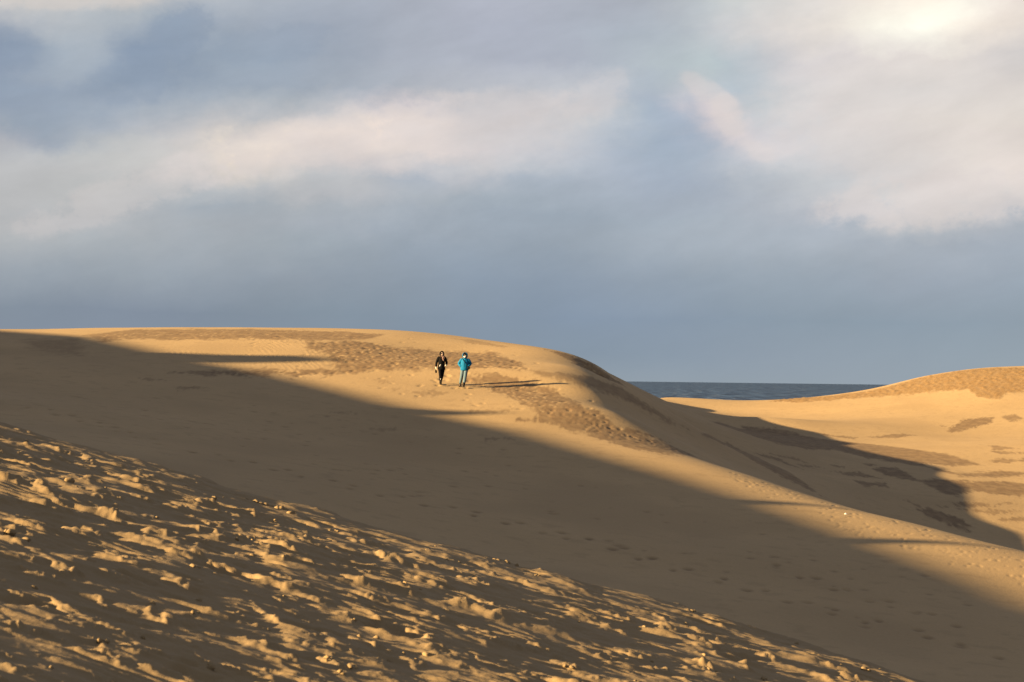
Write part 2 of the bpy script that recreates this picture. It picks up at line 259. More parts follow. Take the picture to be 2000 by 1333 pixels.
M_dune = sand_material('sand_dune', 14.0, 0.006)
M_far = sand_material('sand_far', 7.0, 0.012, grass=True)

# ------------------------------------------------------------------ near slope with wind-cut hummocks
rng = np.random.default_rng(7)
WD = np.array([0.89, -0.456]); WN = np.array([0.456, 0.89])      # wind direction and its normal
sv = np.linspace(-0.42, 0.30, 900)
yv = np.concatenate([5.2 * np.exp(np.arange(0, math.log(20.9 / 5.2), 0.00192)), np.linspace(21.0, 24.0, 22)])
X, Y = fan(sv, yv)
Z = near(X, Y) * (1 - sstep(22.0, 36.0, Y)) + land(X, np.maximum(Y, 20.0)) * sstep(22.0, 36.0, Y)
A = X * WD[0] + Y * WD[1]; B = X * WN[0] + Y * WN[1]
damp_shade = np.zeros_like(Z)
edge = 1 - sstep(19.0, 22.0, Y)
Z += edge * (0.020 * fbm(A / 0.65, B / 0.45, 3, 4) + 0.03 * fbm(X / 2.4, Y / 2.4, 9, 2))
rough = sstep(-0.1, 0.5, fbm(A / 0.9, B / 0.5, 21, 2))
Z += edge * rough * 0.006 * fbm(A / 0.22, B / 0.09, 5, 3)
ripm = sstep(0.05, 0.45, gnoise(A / 1.3, B / 1.0, 31)) 
Z += edge * (0.0016 * fbm(X / 0.05, Y / 0.05, 37, 2) + 0.004 * fbm(A / 0.35, B / 0.16, 39, 2))
Z += edge * ripm * 0.0045 * np.sin(B / 0.085 * 6.283 + 2.0 * fbm(A / 0.6, B / 0.6, 33, 2))
def stamp(x0, y0, rad, fn):
    r0 = np.searchsorted(yv, y0 - rad); r1 = np.searchsorted(yv, y0 + rad)
    c0 = np.searchsorted(sv, (x0 - rad) / (y0 + 0.01) ); c1 = np.searchsorted(sv, (x0 + rad) / (y0 - 0.01))
    c0 = max(0, c0 - 2); c1 = min(len(sv), c1 + 2)
    if r1 <= r0 or c1 <= c0: return
    dx = X[r0:r1, c0:c1] - x0; dy = Y[r0:r1, c0:c1] - y0
    a = dx * WD[0] + dy * WD[1]; b = dx * WN[0] + dy * WN[1]
    Z[r0:r1, c0:c1] += fn(a, b, X[r0:r1, c0:c1], Y[r0:r1, c0:c1])
tips = []
def hummock(x0, y0, h, la, ls, wd, k):
    ang = rng.normal(0.10, 0.5); ca, sa = math.cos(ang), math.sin(ang)
    def fn(a, b, xx, yy):
        a2 = a * ca + b * sa; b2 = -a * sa + b * ca
        n = gnoise(xx / (wd * 0.55), yy / (wd * 0.55), k); n2 = gnoise(xx / (wd * 1.3), yy / (wd * 1.3), k + 5)
        b3 = b2 + n2 * wd * 0.6; a3 = a2 + n * ls * 0.9
        prof = np.where(a3 < 0, np.exp(-(a3 / la) ** 2), np.exp(-(a3 / ls) ** 2 * 1.0))
        wloc = wd * np.clip(1.0 + 0.5 * a3 / la, 0.35, 1.15)
        ch = chunks(xx / (wd * 0.62), yy / (wd * 0.85), k)
        return h * prof * np.exp(-np.abs(b3 / wloc) ** 2.6) * (1 - 0.2 * n + (0.9 * ch - 0.28) * sstep(-la * 0.7, 0, a2))
    stamp(x0, y0, max(2.2 * la, 3 * wd), fn)
    if y0 < 17.0: tips.append((x0, y0, h, ls, wd))
def hollow(x0, y0, dp, la, wd, k):
    def fn(a, b, xx, yy):
        n = gnoise(xx / 0.07, yy / 0.07, k) * 0.25
        r = np.sqrt((a / la) ** 2 + (b / wd) ** 2) + n
        r = np.maximum(r, 0.0)
        return -dp * np.exp(-r ** 3.2) + 0.26 * dp * np.exp(-((r - 1.35) / 0.32) ** 2) * (0.5 + np.clip(gnoise(xx / 0.12, yy / 0.12, k + 3) * 1.6, -0.5, 1.0))
    stamp(x0, y0, 2.4 * max(la, wd), fn)
def rim(x0, y0):      # fewer, lower lumps where the slope rolls over
    yc = 18.4 + 0.25 * math.sin(x0 * 0.9) - 0.26 * max(-9, min(4, x0))
    return max(0.45, min(1.0, (yc - 0.4 - y0) / 3.2))
for k in range(2400):
    y0 = 6.0 * math.exp(float(rng.uniform(0, 1.16))); x0 = float(rng.uniform(-0.41, 0.29)) * y0
    g = (y0 / 15.0) ** 0.8
    s = float(np.clip(rng.lognormal(-0.50, 0.5), 0.25, 1.5))
    hummock(x0, y0, 0.0180 * s * g * rim(x0, y0), 0.25 * s * g * rng.uniform(0.7, 1.8), 0.034 * g * (0.6 + 0.5 * s), 0.070 * g * s * rng.uniform(0.6, 1.3), k * 3)
for k in range(180):
    y0 = 6.0 * math.exp(float(rng.uniform(0, 1.1))); x0 = float(rng.uniform(-0.41, 0.29)) * y0; s = float(rng.uniform(1.1, 1.9)); g = (y0 / 15.0) ** 0.8
    hummock(x0, y0, 0.018 * s * g * rim(x0, y0), 0.28 * s * g, 0.05 * s * g, 0.085 * s * g, 9000 + k)
for x0, y0, dp, la, wd in [(-0.617,10.856,0.0615,0.1791,0.1552),(-2.091,8.837,0.0501,0.1105,0.1361),(-1.228,8.183,0.0406,0.1227,0.108),(-1.58,11.422,0.0405,0.1999,0.0879),(-0.991,10.107,0.043,0.096,0.1001),(-2.613,11.494,0.0407,0.1437,0.0759),(1.528,13.683,0.0582,0.1026,0.1054),(2.97,17.324,0.0614,0.1083,0.1143)]: hollow(x0, y0, dp, la, wd, 11)
for k in range(130):
    y0 = float(rng.uniform(6, 17)); x0 = float(rng.uniform(-0.28, 0.28)) * y0; s = rng.uniform(0.5, 1.0)
    hollow(x0, y0, 0.030 * s * (y0 / 15), 0.15 * s * (y0 / 15), 0.085 * s * (y0 / 15), 40 + k)
near_o = grid_mesh('foreground_slope', X, Y, Z, {'damp_shade': damp_shade}, M_near)
near_o['label'] = 'near sand slope strewn with wind-cut lumps and long shadows'
def near_z(x, y):
    i = np.clip(np.searchsorted(yv, y), 1, len(yv) - 2); j = np.clip(np.searchsorted(sv, x / y), 1, len(sv) - 2)
    return float(Z[i, j])

# clods of sand broken loose on the slope: each one a piece of its own
def clod_mesh(seed):
    r = random.Random(seed); bm = bmesh.new(); bmesh.ops.create_icosphere(bm, subdivisions=2, radius=1.0)
    cut = [(Vector((r.uniform(-1, 1), r.uniform(-1, 1), r.uniform(-.2, 1))).normalized(), r.uniform(.45, .75)) for _ in range(9)]
    for v in bm.verts:
        p = v.co.normalized()
        for nrm, d in cut:
            dd = p.dot(nrm)
            if dd > d: p = p - nrm * (dd - d) * 0.8
        p *= 1 + r.uniform(-.06, .06)
        v.co = Vector((p.x * 1.15, p.y * 0.9, p.z * 0.85))
    me = bpy.data.meshes.new('sand_clod'); bm.to_mesh(me); bm.free()
    me.polygons.foreach_set('use_smooth', [True] * len(me.polygons)); me.materials.append(M_clod); return me
M_clod = sand_material('sand_clod', 90.0, 0.002, dry=(0.16, 0.110, 0.058, 1))
clods = [clod_mesh(i) for i in range(9)]
crng = random.Random(5); n_clod = 0
def clod(x, y, r):
    global n_clod
    o = bpy.data.objects.new('sand_clod', crng.choice(clods)); COL.objects.link(o)
    o.parent = near_o; o.location = (x, y, near_z(x, y) + r * 0.1)
    o.scale = (r * crng.uniform(.8, 1.3), r * crng.uniform(.8, 1.2), r * crng.uniform(.7, 1.1))
    o.rotation_euler = (crng.uniform(-.4, .4), crng.uniform(-.4, .4), crng.uniform(0, 6.28)); n_clod += 1
for x, y, r in [(-2.155,16.78,0.0266),(-2.086,16.731,0.0397),(-2.028,16.704,0.0353),(-1.995,16.709,0.0441),(-1.962,16.859,0.0267),(-1.896,16.653,0.0308),(-1.869,16.705,0.0397),(-1.84,16.903,0.0357),(-1.766,16.532,0.0436),(-1.761,16.758,0.0265),(-2.32,15.981,0.0337),(-2.981,13.859,0.0439),(-2.888,13.666,0.0289),(-3.118,13.476,0.0356),(2.663,15.302,0.0323),(2.439,15.1,0.0279),(2.344,14.975,0.0316),(1.843,23.432,0.0247),(-0.195,17.394,0.0321),(-0.13,17.392,0.0367),(-0.086,17.373,0.0413),(-0.021,17.422,0.0368),(0.066,17.436,0.0276),(-0.398,10.143,0.0241),(-0.568,9.812,0.0181),(-0.451,9.93,0.0157),(-0.749,10.254,0.0216),(-0.672,10.456,0.0248),(-2.587,10.627,0.0337),(-2.483,10.47,0.0332),(-2.649,10.769,0.0227),(1.333,15.406,0.0244),(2.556,16.876,0.0445),(2.402,16.398,0.026),(2.321,16.553,0.0262)]: clod(x, y, r)
for x0, y0, h, ls, wd in tips:
    if n_clod > 285: break
    if crng.random() < 0.10 and abs(x0 / y0) < .26:
        for q in range(crng.choice((1, 1, 2, 3))):
            b = crng.uniform(-1.2, 1.2) * wd; a = crng.uniform(-.5, 1.3) * ls
            clod(x0 + a * WD[0] + b * WN[0], y0 + a * WD[1] + b * WN[1], crng.uniform(.009, .020))

# ------------------------------------------------------------------ the great dune, the hollow, the far dune
sv2 = np.linspace(-0.30, 0.30, 850)
yv2 = np.concatenate([np.arange(23.0, 44.0, 0.35), np.arange(44.0, 132.0, 0.165), np.arange(132, 150, 0.3), np.arange(150, 216, 0.45), np.linspace(216, 262, 40)])
X, Y = fan(sv2, yv2); Z = height(X, Y)
damp_shade = np.zeros_like(Z); grass = np.zeros_like(Z)
PATCH = [(1,0.12,2,[(-24.41,116.9),(-22.62,122.2),(-19.97,122.8),(-15.51,124.0),(-10.78,123.1),(-7.63,122.0),(-8.28,118.2),(-11.48,114.8),(-12.72,115.6),(-17.27,115.1),(-21.15,114.3),(-22.58,112.9)]),(1,0.14,2,[(-11.48,114.8),(-8.77,116.9),(-6.91,115.3),(-4.32,115.4),(-1.15,115.4),(0.29,110.2),(0.94,105.6),(-1.04,105.7),(-3.97,106.2),(-7.79,104.1),(-11.15,101.6),(-14.46,99.9),(-16.56,99.0),(-14.7,101.5),(-12.89,103.3),(-10.37,103.9),(-8.93,105.3),(-9.84,109.4),(-11.21,112.1)]),(0.6,0.08,0,[(-6.71,101.7),(-5.69,101.7),(-6.4,100.9)]),(0.6,0.1,0,[(-4.77,98.5),(-3.83,99.7),(-3.13,98.9),(-3.62,97.4),(-4.34,97.3)]),(0.5,0.08,0,[(-6.15,98.9),(-5.18,99.3),(-5.63,98.4)]),(1,0.09,2,[(-2.44,103.5),(-1.02,104.5),(0.02,103.6),(1.56,102.3),(2.53,100.1),(3.62,95.5),(4.73,93.7),(6.09,93.0),(7.21,92.3),(8.35,90.1),(6.47,85.6),(5.03,86.5),(3.42,89.9),(1.88,91.5),(0.27,91.8),(1.44,92.9),(0.52,95.7),(-0.34,99.2),(-1.24,101.1),(-2.01,101.9)]),(1,0.07,2,[(1.78,118.4),(2.51,117.9),(4.12,117.3),(4.87,117.6),(5.53,116.0),(6.18,110.9),(4.93,109.1),(4.23,112.3),(2.91,115.8)]),(0.8,0.09,0,[(0.02,106.2),(1.59,104.9),(2.92,105.6),(4.59,107.4),(5.73,108.5),(6.97,106.7),(9.23,106.4),(7.91,104.9),(6.06,104.7),(4.68,103.3),(3.37,103.0),(2.09,103.6)]),(0.6,0.08,0,[(-3.67,122.3),(-1.82,121.5),(0.01,117.6),(-1.18,118.3),(-2.7,120.2)]),(0.6,0.3,2,[(-26.81,112.3),(-24.27,114.2),(-22.98,110.1),(-21.89,104.3),(-23.59,104.9),(-25.4,108.1)]),(0.7,0.06,0,[(-15.21,93.1),(-14.59,94.3),(-13.92,93.8),(-14.75,92.4)]),(0.5,0.05,0,[(-8.21,89.2),(-7.6,89.9),(-6.26,90.1),(-7.32,89.3)]),(0.6,0.08,0,[(-1.83,93.6),(0.04,94.5),(-0.19,93.5),(-1.35,93.0)]),(0.6,0.06,0,[(-17.4,95.5),(-16.72,95.7),(-15.97,95.5),(-16.85,95.1)]),(0.5,0.05,0,[(-5.94,85.6),(-4.73,86.9),(-5.31,85.7)]),(0.6,0.05,0,[(-1.24,86.0),(-0.17,87.0),(0.16,86.5),(-0.81,85.8)]),(0.95,0.1,1,[(25.2,201.1),(28.86,205.7),(30.33,201.8),(35.1,200.3),(41.02,204.9),(46.11,204.8),(53.16,200.5),(49.2,185.5),(44.91,185.0),(43.27,182.0),(42.09,184.8),(42.34,190.1),(39.93,192.2),(36.68,192.8),(34.04,194.2),(30.33,195.3),(27.56,196.4)]),(1,0.04,0,[(34.66,162.8),(37.89,171.0),(40.48,171.1),(39.31,167.9),(37.1,164.6),(34.77,161.4)]),(0.9,0.04,0,[(27.03,156.3),(30.45,159.9),(31.51,159.2),(28.86,155.6)]),(0.9,0.03,0,[(23.8,156.9),(26.28,155.3),(25.77,153.4),(24.56,155.5)]),(0.9,0.04,0,[(40.88,171.0),(42.39,172.8),(42.38,169.3),(40.9,168.4)]),(0.8,0.03,0,[(34.39,165.8),(35.13,167.0),(35.23,165.5)]),(1,0.1,0,[(13.08,133.6),(18.05,159.8),(20.73,158.9),(23.05,153.2),(25.9,147.6),(28.07,140.0),(29.33,136.1),(30.09,130.5),(27.87,129.3),(25.75,130.0),(26.43,127.0),(27.09,124.2),(30.21,126.9),(33.09,127.0),(32.67,125.4),(28.32,122.8),(26.72,122.5),(25.57,127.5),(23.09,131.5),(21.59,134.5),(19.15,131.6),(16.98,130.1),(15.87,131.7),(14.41,133.5)]),(1,0.07,0,[(21.67,123.4),(23.64,125.7),(23.62,119.2),(24.91,119.7),(26.43,119.8),(29.14,121.1),(31.19,119.7),(29.95,114.9),(27.05,114.8),(26.11,115.7),(24.52,112.4),(23.97,113.1),(23.6,117.6),(22.16,119.4)]),(1,0.07,0,[(21.11,106.5),(22.16,107.7),(23.14,105.4),(23.44,103.8),(22.42,102.7),(21.64,103.9)]),(0.9,0.05,0,[(18.57,119.3),(20.59,120.7),(21.33,118.1),(19.53,117.9)]),(0.9,0.05,0,[(19.39,115.3),(21.19,115.7),(20.95,113.6),(19.47,112.4)]),(0.9,0.05,0,[(21.55,126.3),(22.49,126.3),(21.86,124.5)]),(0.8,0.04,0,[(16.62,120.3),(17.62,121.0),(18.47,120.6),(17.08,119.3)]),(0.8,0.04,0,[(19.2,123.4),(20.39,123.1),(19.56,121.8)]),(0.8,0.04,0,[(22.68,133.0),(23.53,131.2),(22.6,130.6)]),(0.8,0.04,0,[(24.22,132.3),(24.89,130.6),(24.03,129.5)]),(0.9,0.04,0,[(23.73,110.0),(27.77,111.9),(25.97,110.2),(23.76,108.9)]),(0.9,0.04,0,[(23.63,108.3),(26.24,109.0),(27.18,109.5),(25.14,107.8)]),(0.9,0.04,0,[(33.52,143.9),(34.62,139.6),(32.9,139.7)]),(0.9,0.04,0,[(32.26,139.2),(34.92,136.7),(32.87,136.7)]),(0.9,0.05,0,[(31.99,134.4),(32.77,133.5),(31.96,131.5),(30.97,132.9)]),(0.9,0.05,0,[(32.46,132.9),(34.96,135.5),(33.85,131.2)]),(0.9,0.05,0,[(25.4,106.6),(27.99,108.4),(27.68,107.2)]),(0.9,0.04,0,[(10.0,107.5),(12.88,122.0),(14.26,118.2),(15.46,104.3),(15.48,102.7),(13.37,106.4),(11.78,109.0)]),(0.9,0.03,0,[(14.3,121.1),(15.85,121.4),(16.78,117.2),(15.83,118.9)]),(0.8,0.03,0,[(15.38,122.5),(17.39,123.7),(17.64,122.2)]),(0.8,0.03,0,[(20.79,109.7),(21.83,107.4),(21.33,107.6)]),(0.8,0.04,0,[(22.54,108.9),(23.14,108.5),(22.74,107.9)])]
def poly_sd(px, py, poly):
    """signed distance (inside positive) to a plan outline, depth squeezed because the patches are long bands"""
    n = len(poly); d2 = np.full(px.shape, 1e9); ins = np.zeros(px.shape, bool)
    for i in range(n):
        ax, ay = poly[i]; bx, by = poly[(i + 1) % n]
        ex, ey = bx - ax, by - ay; t = np.clip(((px - ax) * ex + (py - ay) * ey) / (ex * ex + ey * ey + 1e-9), 0, 1)
        d2 = np.minimum(d2, (px - ax - t * ex) ** 2 + (py - ay - t * ey) ** 2)
        c = ((ay > py) != (by > py)) & (px < (bx - ax) * (py - ay) / (by - ay + 1e-12) + ax)
        ins ^= c
    return np.where(ins, 1, -1) * np.sqrt(d2)
SQ = 0.16
edge_n = 0.22 * fbm(X / 1.1, Y * SQ / 0.30, 51, 4, 0.62)
streak = gnoise(X / 0.9, Y / 1.8, 55); body_n = 0.78 + 0.3 * sstep(-0.4, 0.4, fbm(X / 0.5, Y / 1.2, 58, 2))
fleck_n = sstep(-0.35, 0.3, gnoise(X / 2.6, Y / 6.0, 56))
speck = gnoise(X / 0.16, Y / 0.9, 53)
for strength, soft, kind, poly in PATCH:
    P = [(a, b * SQ) for a, b in poly]
    xs = [p[0] for p in poly]; ys = [p[1] for p in poly]
    r0 = np.searchsorted(yv2, min(ys) - 6); r1 = np.searchsorted(yv2, max(ys) + 6)
    smin = min(a / b for a, b in poly) - .012; smax_ = max(a / b for a, b in poly) + .012
    c0 = np.searchsorted(sv2, smin); c1 = np.searchsorted(sv2, smax_)
    sl = np.s_[r0:r1, c0:c1]
    sd = poly_sd(X[sl], Y[sl] * SQ, P)
    mk = strength * sstep(-soft, soft, sd + edge_n[sl] * min(1.0, soft * 6) + 0.13 * speck[sl] + 0.08 * streak[sl]) * np.minimum(body_n[sl], 1.0)
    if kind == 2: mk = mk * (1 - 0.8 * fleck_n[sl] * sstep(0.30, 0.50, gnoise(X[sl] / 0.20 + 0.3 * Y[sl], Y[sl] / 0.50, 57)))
    if kind == 1: grass[sl] = np.maximum(grass[sl], mk)
    damp_shade[sl] = np.maximum(damp_shade[sl], mk)
    if kind == 1: grass[sl] *= 1 - 0.45 * sstep(0.1, 0.4, gnoise(X[sl] / 0.5, Y[sl] / 1.6, 59))
    if kind == 2:      # crusted sand, pocked by feet
        Z[sl] += mk * (0.4 + fleck_n[sl]) * (0.0045 * fbm(X[sl] / 0.16, Y[sl] / 0.36, 61, 2))
    if kind == 1:      # low dry grass stubble
        Z[sl] += mk * (0.10 * np.abs(fbm(X[sl] / 0.7, Y[sl] / 0.9, 63, 3)))
damp_shade = np.maximum(damp_shade, 0.16 * sstep(-0.1, 0.6, fbm(X / 7.0, Y / 9.0, 95, 3)) * sstep(30, 40, Y))
damp_shade = np.maximum(damp_shade, 0.20 * sstep(0.25, 0.7, fbm(X / 0.8, Y / 0.8, 91, 4)) * sstep(30, 40, Y))
# long swells and wind ripples
Z += 0.05 * fbm(X / 9.0, Y / 14.0, 71, 2) * sstep(24, 40, Y)
rip = sstep(-0.5, 0.1, gnoise(X / 6.0, Y / 12.0, 73)) * sstep(-0.19, -0.16, X / Y) * (1 - sstep(-0.10, -0.08, X / Y)) * sstep(100, 106, Y) * (1 - sstep(116, 120, Y))
Z += rip * sstep(-.5, .4, fbm(X / 1.4, Y / 3.0, 77, 2)) * 0.007 * np.sin((X * 0.92 + Y * 0.24) / 0.27 * 6.283 + 4.5 * fbm(X / 1.8, Y / 3.5, 75, 3)) * (1 - damp_shade)
# feet
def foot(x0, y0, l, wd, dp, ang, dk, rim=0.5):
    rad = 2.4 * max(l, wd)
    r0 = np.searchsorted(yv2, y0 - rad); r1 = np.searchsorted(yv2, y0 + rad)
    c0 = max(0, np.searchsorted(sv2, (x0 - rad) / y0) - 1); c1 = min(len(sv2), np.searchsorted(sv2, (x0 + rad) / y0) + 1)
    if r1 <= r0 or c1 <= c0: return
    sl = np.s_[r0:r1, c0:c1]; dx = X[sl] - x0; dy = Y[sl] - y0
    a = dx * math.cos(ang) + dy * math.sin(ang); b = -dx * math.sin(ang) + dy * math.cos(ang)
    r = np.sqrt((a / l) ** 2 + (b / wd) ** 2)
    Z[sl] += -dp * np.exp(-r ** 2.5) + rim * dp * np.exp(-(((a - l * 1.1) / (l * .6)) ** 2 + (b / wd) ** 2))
    if dk: damp_shade[sl] = np.maximum(damp_shade[sl], dk * np.exp(-r ** 2.5))  # damp sand in the print plus painted shade, so it reads dark
def inside(poly, x, y):
    c = False
    for i in range(len(poly)):
        ax, ay = poly[i]; bx, by = poly[(i + 1) % len(poly)]
        if (ay > y) != (by > y) and x < (bx - ax) * (y - ay) / (by - ay) + ax: c = not c
    return c
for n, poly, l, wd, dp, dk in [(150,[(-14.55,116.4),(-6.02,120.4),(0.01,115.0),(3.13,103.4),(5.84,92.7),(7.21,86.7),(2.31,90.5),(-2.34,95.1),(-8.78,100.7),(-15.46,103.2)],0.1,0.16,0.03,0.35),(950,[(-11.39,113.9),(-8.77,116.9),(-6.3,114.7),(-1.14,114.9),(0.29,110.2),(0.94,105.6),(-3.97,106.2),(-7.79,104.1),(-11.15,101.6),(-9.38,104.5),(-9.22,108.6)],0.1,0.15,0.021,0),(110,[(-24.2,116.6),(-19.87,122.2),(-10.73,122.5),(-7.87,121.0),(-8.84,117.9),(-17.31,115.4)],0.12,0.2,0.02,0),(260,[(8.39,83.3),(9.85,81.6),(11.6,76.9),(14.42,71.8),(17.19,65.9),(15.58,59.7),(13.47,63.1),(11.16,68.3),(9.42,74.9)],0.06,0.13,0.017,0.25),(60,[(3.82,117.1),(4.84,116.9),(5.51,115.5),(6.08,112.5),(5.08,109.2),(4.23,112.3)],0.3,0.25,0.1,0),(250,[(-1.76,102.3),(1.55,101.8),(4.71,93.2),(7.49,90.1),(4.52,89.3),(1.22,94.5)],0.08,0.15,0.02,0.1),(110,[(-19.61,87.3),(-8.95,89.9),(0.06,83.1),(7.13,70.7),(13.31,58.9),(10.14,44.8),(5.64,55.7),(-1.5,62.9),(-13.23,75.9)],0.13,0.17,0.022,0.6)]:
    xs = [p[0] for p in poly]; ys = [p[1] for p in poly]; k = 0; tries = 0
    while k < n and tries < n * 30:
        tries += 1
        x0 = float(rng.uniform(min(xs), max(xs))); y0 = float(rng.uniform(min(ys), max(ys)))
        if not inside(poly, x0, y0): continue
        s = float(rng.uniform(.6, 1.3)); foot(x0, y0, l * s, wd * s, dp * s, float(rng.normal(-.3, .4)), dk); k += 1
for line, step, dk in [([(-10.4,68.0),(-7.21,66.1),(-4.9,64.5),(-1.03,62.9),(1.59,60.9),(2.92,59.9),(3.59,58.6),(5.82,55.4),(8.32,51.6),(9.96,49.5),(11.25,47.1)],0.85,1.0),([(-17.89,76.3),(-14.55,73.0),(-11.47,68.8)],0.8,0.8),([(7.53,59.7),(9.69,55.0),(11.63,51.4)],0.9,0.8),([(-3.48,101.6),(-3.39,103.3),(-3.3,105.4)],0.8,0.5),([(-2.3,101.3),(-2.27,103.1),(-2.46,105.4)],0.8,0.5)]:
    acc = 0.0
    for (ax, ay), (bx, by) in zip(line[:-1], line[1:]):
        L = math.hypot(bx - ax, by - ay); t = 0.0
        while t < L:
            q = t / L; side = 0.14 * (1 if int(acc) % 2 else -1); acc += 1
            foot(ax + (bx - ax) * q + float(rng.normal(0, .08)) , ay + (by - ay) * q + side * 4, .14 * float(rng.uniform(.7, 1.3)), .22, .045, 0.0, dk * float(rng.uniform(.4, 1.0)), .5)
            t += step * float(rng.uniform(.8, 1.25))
# split along the foot of the slip face: the great dune on the left, bowl and far dune on the right
SPLIT = np.array([(30, 20), (27, 60), (21.5, 88), (17, 103), (13.2, 122), (12.6, 150), (13.2, 195), (13, 205), (-200, 212), (-200, 400)], float)
xb = np.interp(Y, SPLIT[:, 1], SPLIT[:, 0])
ctr = (X - xb); ctr = (ctr[:-1, :-1] + ctr[1:, 1:]) > 0
great = grid_mesh('great_dune', X, Y, Z, {'damp_shade': damp_shade}, M_dune, ~ctr)
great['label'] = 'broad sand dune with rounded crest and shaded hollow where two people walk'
far = grid_mesh('far_dune', X, Y, Z, {'damp_shade': damp_shade, 'grass': grass}, M_far, ctr)
far['label'] = 'far sand bowl and dune rising beside the sea'
def dune_z(x, y):
    j = int(np.clip(np.searchsorted(sv2, x / y), 1, len(sv2) - 2)); i = int(np.clip(np.searchsorted(yv2, y), 1, len(yv2) - 2))
    return float(Z[i, j])

# land outside the picture: the slope behind, the tall dune on the left, the shore
xo = np.concatenate([np.linspace(-320, -130, 60), np.arange(-129, 61, 0.8), np.linspace(62, 320, 60)])
yo = np.concatenate([np.linspace(-160, -42, 40), np.arange(-40, 130, 0.8), np.linspace(131, 560, 150)])
XO, YO = np.meshgrid(xo, yo); ZO = height_all(XO, np.maximum(YO, -30))
inside_fan = ((XO < 0.295 * YO - 0.8) & (XO > np.where(YO < 23.0, -0.415, -0.295) * YO + 0.8) & (YO > 6.2) & (YO < 259))
ZO = ZO - 0.6 * inside_fan - np.where(YO < 30, 0.05, 0.012)
q = inside_fan[:-1, :-1] & inside_fan[1:, :-1] & inside_fan[:-1, 1:] & inside_fan[1:, 1:]
outer = grid_mesh('outer_dunes', XO, YO, ZO, {'damp_shade': np.zeros_like(ZO)}, M_dune, ~q)
outer['label'] = 'sand dunes around the picture'

# ------------------------------------------------------------------ sea
SEA_Z = -45.0
me = bpy.data.meshes.new('sea')
me.from_pydata([(-40000, 380, SEA_Z), (40000, 380, SEA_Z), (40000, 70000, SEA_Z), (-40000, 70000, SEA_Z)], [], [(0, 1, 2, 3)])
mt, t, p = material('sea_water')
pos = t.n('ShaderNodeNewGeometry').outputs['Position']
sp = t.vmath('MULTIPLY', pos, (0.040, 0.0018, 0.0)); 
n1 = t.noise(sp, 1.0, 6, 0.65); n2 = t.noise(t.vmath('MULTIPLY', pos, (0.09, 0.004, 0.0)), 1.0, 4, 0.6)
cc = t.mix(t.mapr(n1, 0.40, 0.60), (0.003, 0.010, 0.034, 1), (0.032, 0.062, 0.128, 1))
foam = t.math('MULTIPLY', t.mapr(n2, 0.60, 0.66), t.mapr(n1, 0.45, 0.6))
cc = t.mix(t.math('MULTIPLY', foam, 0.85), cc, (0.20, 0.22, 0.24, 1))
t.inp(p.inputs['Base Color'], cc); p.inputs['Roughness'].default_value = 0.7; p.inputs['Specular IOR Level'].default_value = 0.08
b = t.n('ShaderNodeBump'); b.inputs['Strength'].default_value = 0.4; b.inputs['Distance'].default_value = 6.0
t.inp(b.inputs['Height'], t.math('ADD', n1, n2)); t.t.links.new(b.outputs[0], p.inputs['Normal'])
me.materials.append(mt); so = bpy.data.objects.new('sea', me); COL.objects.link(so); so['kind'] = 'structure'
so['label'] = 'slate blue sea with small whitecaps under the horizon'

# ------------------------------------------------------------------ the two walkers
def cloth(name, col, rough=0.8, var=0.25, scale=30.0, bump=0.0016):
    mt, t, p = material(name)
    pos = t.n('ShaderNodeTexCoord').outputs['Object']
    n = t.noise(pos, scale, 4, 0.6); f = t.noise(pos, 7.0, 3, 0.5)
    c = t.mix(t.mapr(n, .3, .7), tuple(x * (1 - var) for x in col) + (1,), tuple(x * (1 + var) for x in col) + (1,))
    t.inp(p.inputs['Base Color'], c); p.inputs['Roughness'].default_value = rough; p.inputs['Specular IOR Level'].default_value = 0.06
    b = t.n('ShaderNodeBump'); b.inputs['Distance'].default_value = bump * 4; t.inp(b.inputs['Height'], t.math('ADD', t.math('MULTIPLY', f, 2.0), n))
    t.t.links.new(b.outputs[0], p.inputs['Normal']); return mt
K = {'skin': cloth('skin', (.46, .34, .27), .6, .08), 'black': cloth('black_cloth', (.003, .003, .004), .9), 'blackpants': cloth('black_trousers', (.003, .0026, .004), .9),
     'blue': cloth('turquoise_nylon', (.002, .080, .180), .65, .12), 'denim': cloth('pale_denim', (.060, .092, .120), .9, .15), 'boot': cloth('boot_leather', (.012, .010, .009), .6),
     'scarf': cloth('pink_scarf', (.15, .095, .085), .95, .3), 'white': cloth('white_cloth', (.42, .41, .40), .8, .05), 'hair': cloth('dark_hair', (.015, .009, .008), .6),
     'lens': cloth('dark_lens', (.004, .004, .005), .25, .05), 'band': cloth('dark_band', (.006, .007, .012), .8)}
def obj(name, bm, mat, parent=None, sub=1):
    me = bpy.data.meshes.new(name); bm.to_mesh(me); bm.free(); me.materials.append(mat)
    me.polygons.foreach_set('use_smooth', [True] * len(me.polygons))
    o = bpy.data.objects.new(name, me); COL.objects.link(o); o.parent = parent
    if sub:
        s = o.modifiers.new('subsurf', 'SUBSURF'); s.levels = sub; s.render_levels = sub
    return o
